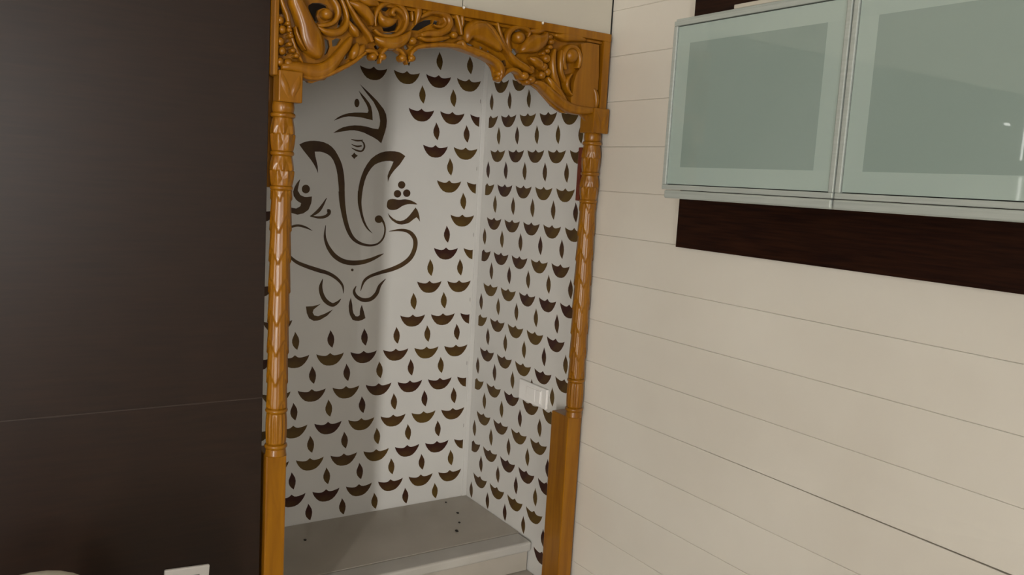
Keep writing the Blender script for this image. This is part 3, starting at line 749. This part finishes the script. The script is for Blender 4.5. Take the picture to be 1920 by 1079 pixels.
# ------------------------------------------------------------------ dark board and glass cupboard on the right wall
board = tag(box('backing_board', (W - 0.016, -1.75, 1.365), (W - 0.0005, -0.326, 2.20), WENGE, bev=0.001),
            'dark wenge board on the plank wall behind the glass cupboard', 'board')
cab = empty('glass_cupboard', (0.76, -0.95, 1.484))
tag(cab, 'wall cupboard with frosted green glass doors in aluminium frames', 'cupboard')
CX = 0.62
Y0, DW, ZB, ZT = -0.548, 0.3995, 1.5005, 1.8245
rel(box('carcass', (CX + 0.021, Y0 - 2 * DW + 0.002, ZB + 0.003), (W - 0.017, Y0 - 0.002, ZT - 0.003), ALU, bev=0.001), cab)
rel(box('top_trim', (CX + 0.004, Y0 - 2 * DW, ZT - 0.0005), (W - 0.017, Y0 - 0.001, ZT + 0.0045), ALU, bev=0.001), cab)
for i in range(2):
    ya = Y0 - DW * i - (0.0015 if i else 0.0); yb = Y0 - DW * (i + 1) + 0.0015
    fw = 0.0095
    dr = rel(box('door', (CX + 0.008, yb + fw * 0.5, ZB + fw * 0.5), (CX + 0.020, ya - fw * 0.5, ZT - fw * 0.5), GAP), cab)
    DB2 = Vector(dr.location)
    def sub(nm, lo, hi, m, bev):
        o = box(nm, lo, hi, m, bev=bev); o.parent = dr; o.matrix_parent_inverse = Matrix.Identity(4); o.location = Vector(o.location) - DB2; return o
    sub('frame_rail', (CX, yb, ZB), (CX + 0.02, ya, ZB + fw), ALU, 0.0015)
    sub('frame_rail', (CX, yb, ZT - fw), (CX + 0.02, ya, ZT), ALU, 0.0015)
    sub('frame_stile', (CX, yb, ZB + fw), (CX + 0.02, yb + fw, ZT - fw), ALU, 0.0015)
    sub('frame_stile', (CX, ya - fw, ZB + fw), (CX + 0.02, ya, ZT - fw), ALU, 0.0015)
    g = 0.0016
    bw = 0.033
    ia, ib, iz0, iz1 = ya - fw - g, yb + fw + g, ZB + fw + g, ZT - fw - g
    sub('glass_pane', (CX + 0.0035, ib + bw, iz0 + bw), (CX + 0.0075, ia - bw, iz1 - bw), GLASS, 0.0)
    sub('etched_band', (CX + 0.0035, ib, iz0), (CX + 0.0075, ia, iz0 + bw), ETCH, 0.0)
    sub('etched_band', (CX + 0.0035, ib, iz1 - bw), (CX + 0.0075, ia, iz1), ETCH, 0.0)
    sub('etched_band', (CX + 0.0035, ib, iz0 + bw), (CX + 0.0075, ib + bw, iz1 - bw), ETCH, 0.0)
    sub('etched_band', (CX + 0.0035, ia - bw, iz0 + bw), (CX + 0.0075, ia, iz1 - bw), ETCH, 0.0)
    sub('handle_profile', (CX - 0.002, yb, ZB - 0.017), (CX + 0.016, ya - (0.010 if i == 0 else 0), ZB - 0.001), ALU, 0.003)
tag(box('thin_board', (CX + 0.006, -1.60, ZT + 0.005), (0.83, -0.694, ZT + 0.0125), CREAM, bev=0.001),
    'thin pale board lying flat on top of the glass cupboard', 'board')

# unseen glow strips, added only for the bright marks mirrored in the glass door
for nm, lo, hi, lab in (('added_glow_strip', (-1.842, -0.005, 1.52), (-1.830, -0.0005, 1.635), 'slim upright glow strip added on the dark wall for its reflection, lower of two'),
                        ('added_glow_strip', (-1.826, -0.005, 1.70), (-1.812, -0.0005, 1.86), 'slim upright glow strip added on the dark wall for its reflection, upper of two'),
                        ('added_glow_strip', (-1.70, -0.005, 1.829), (-1.655, -0.0005, 1.838), 'short level glow strip added on the dark wall for its reflection')):
    tag(box(nm, lo, hi, GLOW, bev=0.003), lab, 'added glow')

# ------------------------------------------------------------------ cream chair by the dark wall, its back just reaching into view
ch = empty('cream_chair', (-0.470, -0.50, 0.0))
tag(ch, 'cream rounded chair back at the lower left corner before the dark wall', 'chair')
CB = Vector(ch.location)
V, F = [], []
out2 = []
HW, ZTOP = 0.145, 0.8365
for i in range(25):
    t = PI * i / 24
    out2.append((HW * math.copysign(abs(math.cos(t)) ** 0.9, math.cos(t)), ZTOP - 0.18 + 0.18 * math.sin(t)))
out2 += [(-HW * 0.95, 0.46), (HW * 0.95, 0.46)]
def prism_soft(nm, poly, y0, y1, parent):
    bm = bmesh.new()
    a = [bm.verts.new(Vector((-0.470 + x, y0, z)) - CB) for x, z in poly]
    b = [bm.verts.new(Vector((-0.470 + x, y1, z)) - CB) for x, z in poly]
    bm.faces.new(a); bm.faces.new(list(reversed(b)))
    for i in range(len(poly)):
        j = (i + 1) % len(poly)
        bm.faces.new((a[i], b[i], b[j], a[j]))
    bmesh.ops.recalc_face_normals(bm, faces=bm.faces)
    ed = [e for e in bm.edges if abs(e.verts[0].co.y - e.verts[1].co.y) < 1e-6]
    bmesh.ops.bevel(bm, geom=ed, offset=0.014, segments=4, affect='EDGES', profile=0.5)
    me = bpy.data.meshes.new(nm); bm.to_mesh(me); bm.free(); me.materials.append(CHAIRM)
    for p in me.polygons: p.use_smooth = True
    o = bpy.data.objects.new(nm, me); COL.objects.link(o); o.parent = parent
    return o
prism_soft('backrest', out2, -0.372, -0.330, ch)
box('seat', Vector((-0.470 - 0.20, -0.76, 0.40)) - CB, Vector((-0.470 + 0.20, -0.33, 0.46)) - CB, CHAIRM, ch, 0.02, 4)
for sx in (-1, 1):
    for y in (-0.73, -0.36):
        V, F = [], []
        for z, r in ((0.0, 0.012), (0.40, 0.018)):
            for k in range(12):
                V.append(Vector((-0.470 + sx * (0.175 + (0.40 - z) * 0.05) + r * math.cos(k * PI / 6), y + r * math.sin(k * PI / 6), z)) - CB)
        F = [(k, (k + 1) % 12, 12 + (k + 1) % 12, 12 + k) for k in range(12)] + [tuple(range(12)), tuple(range(12, 24))]
        obj('leg', V, F, WOOD, ch, True)
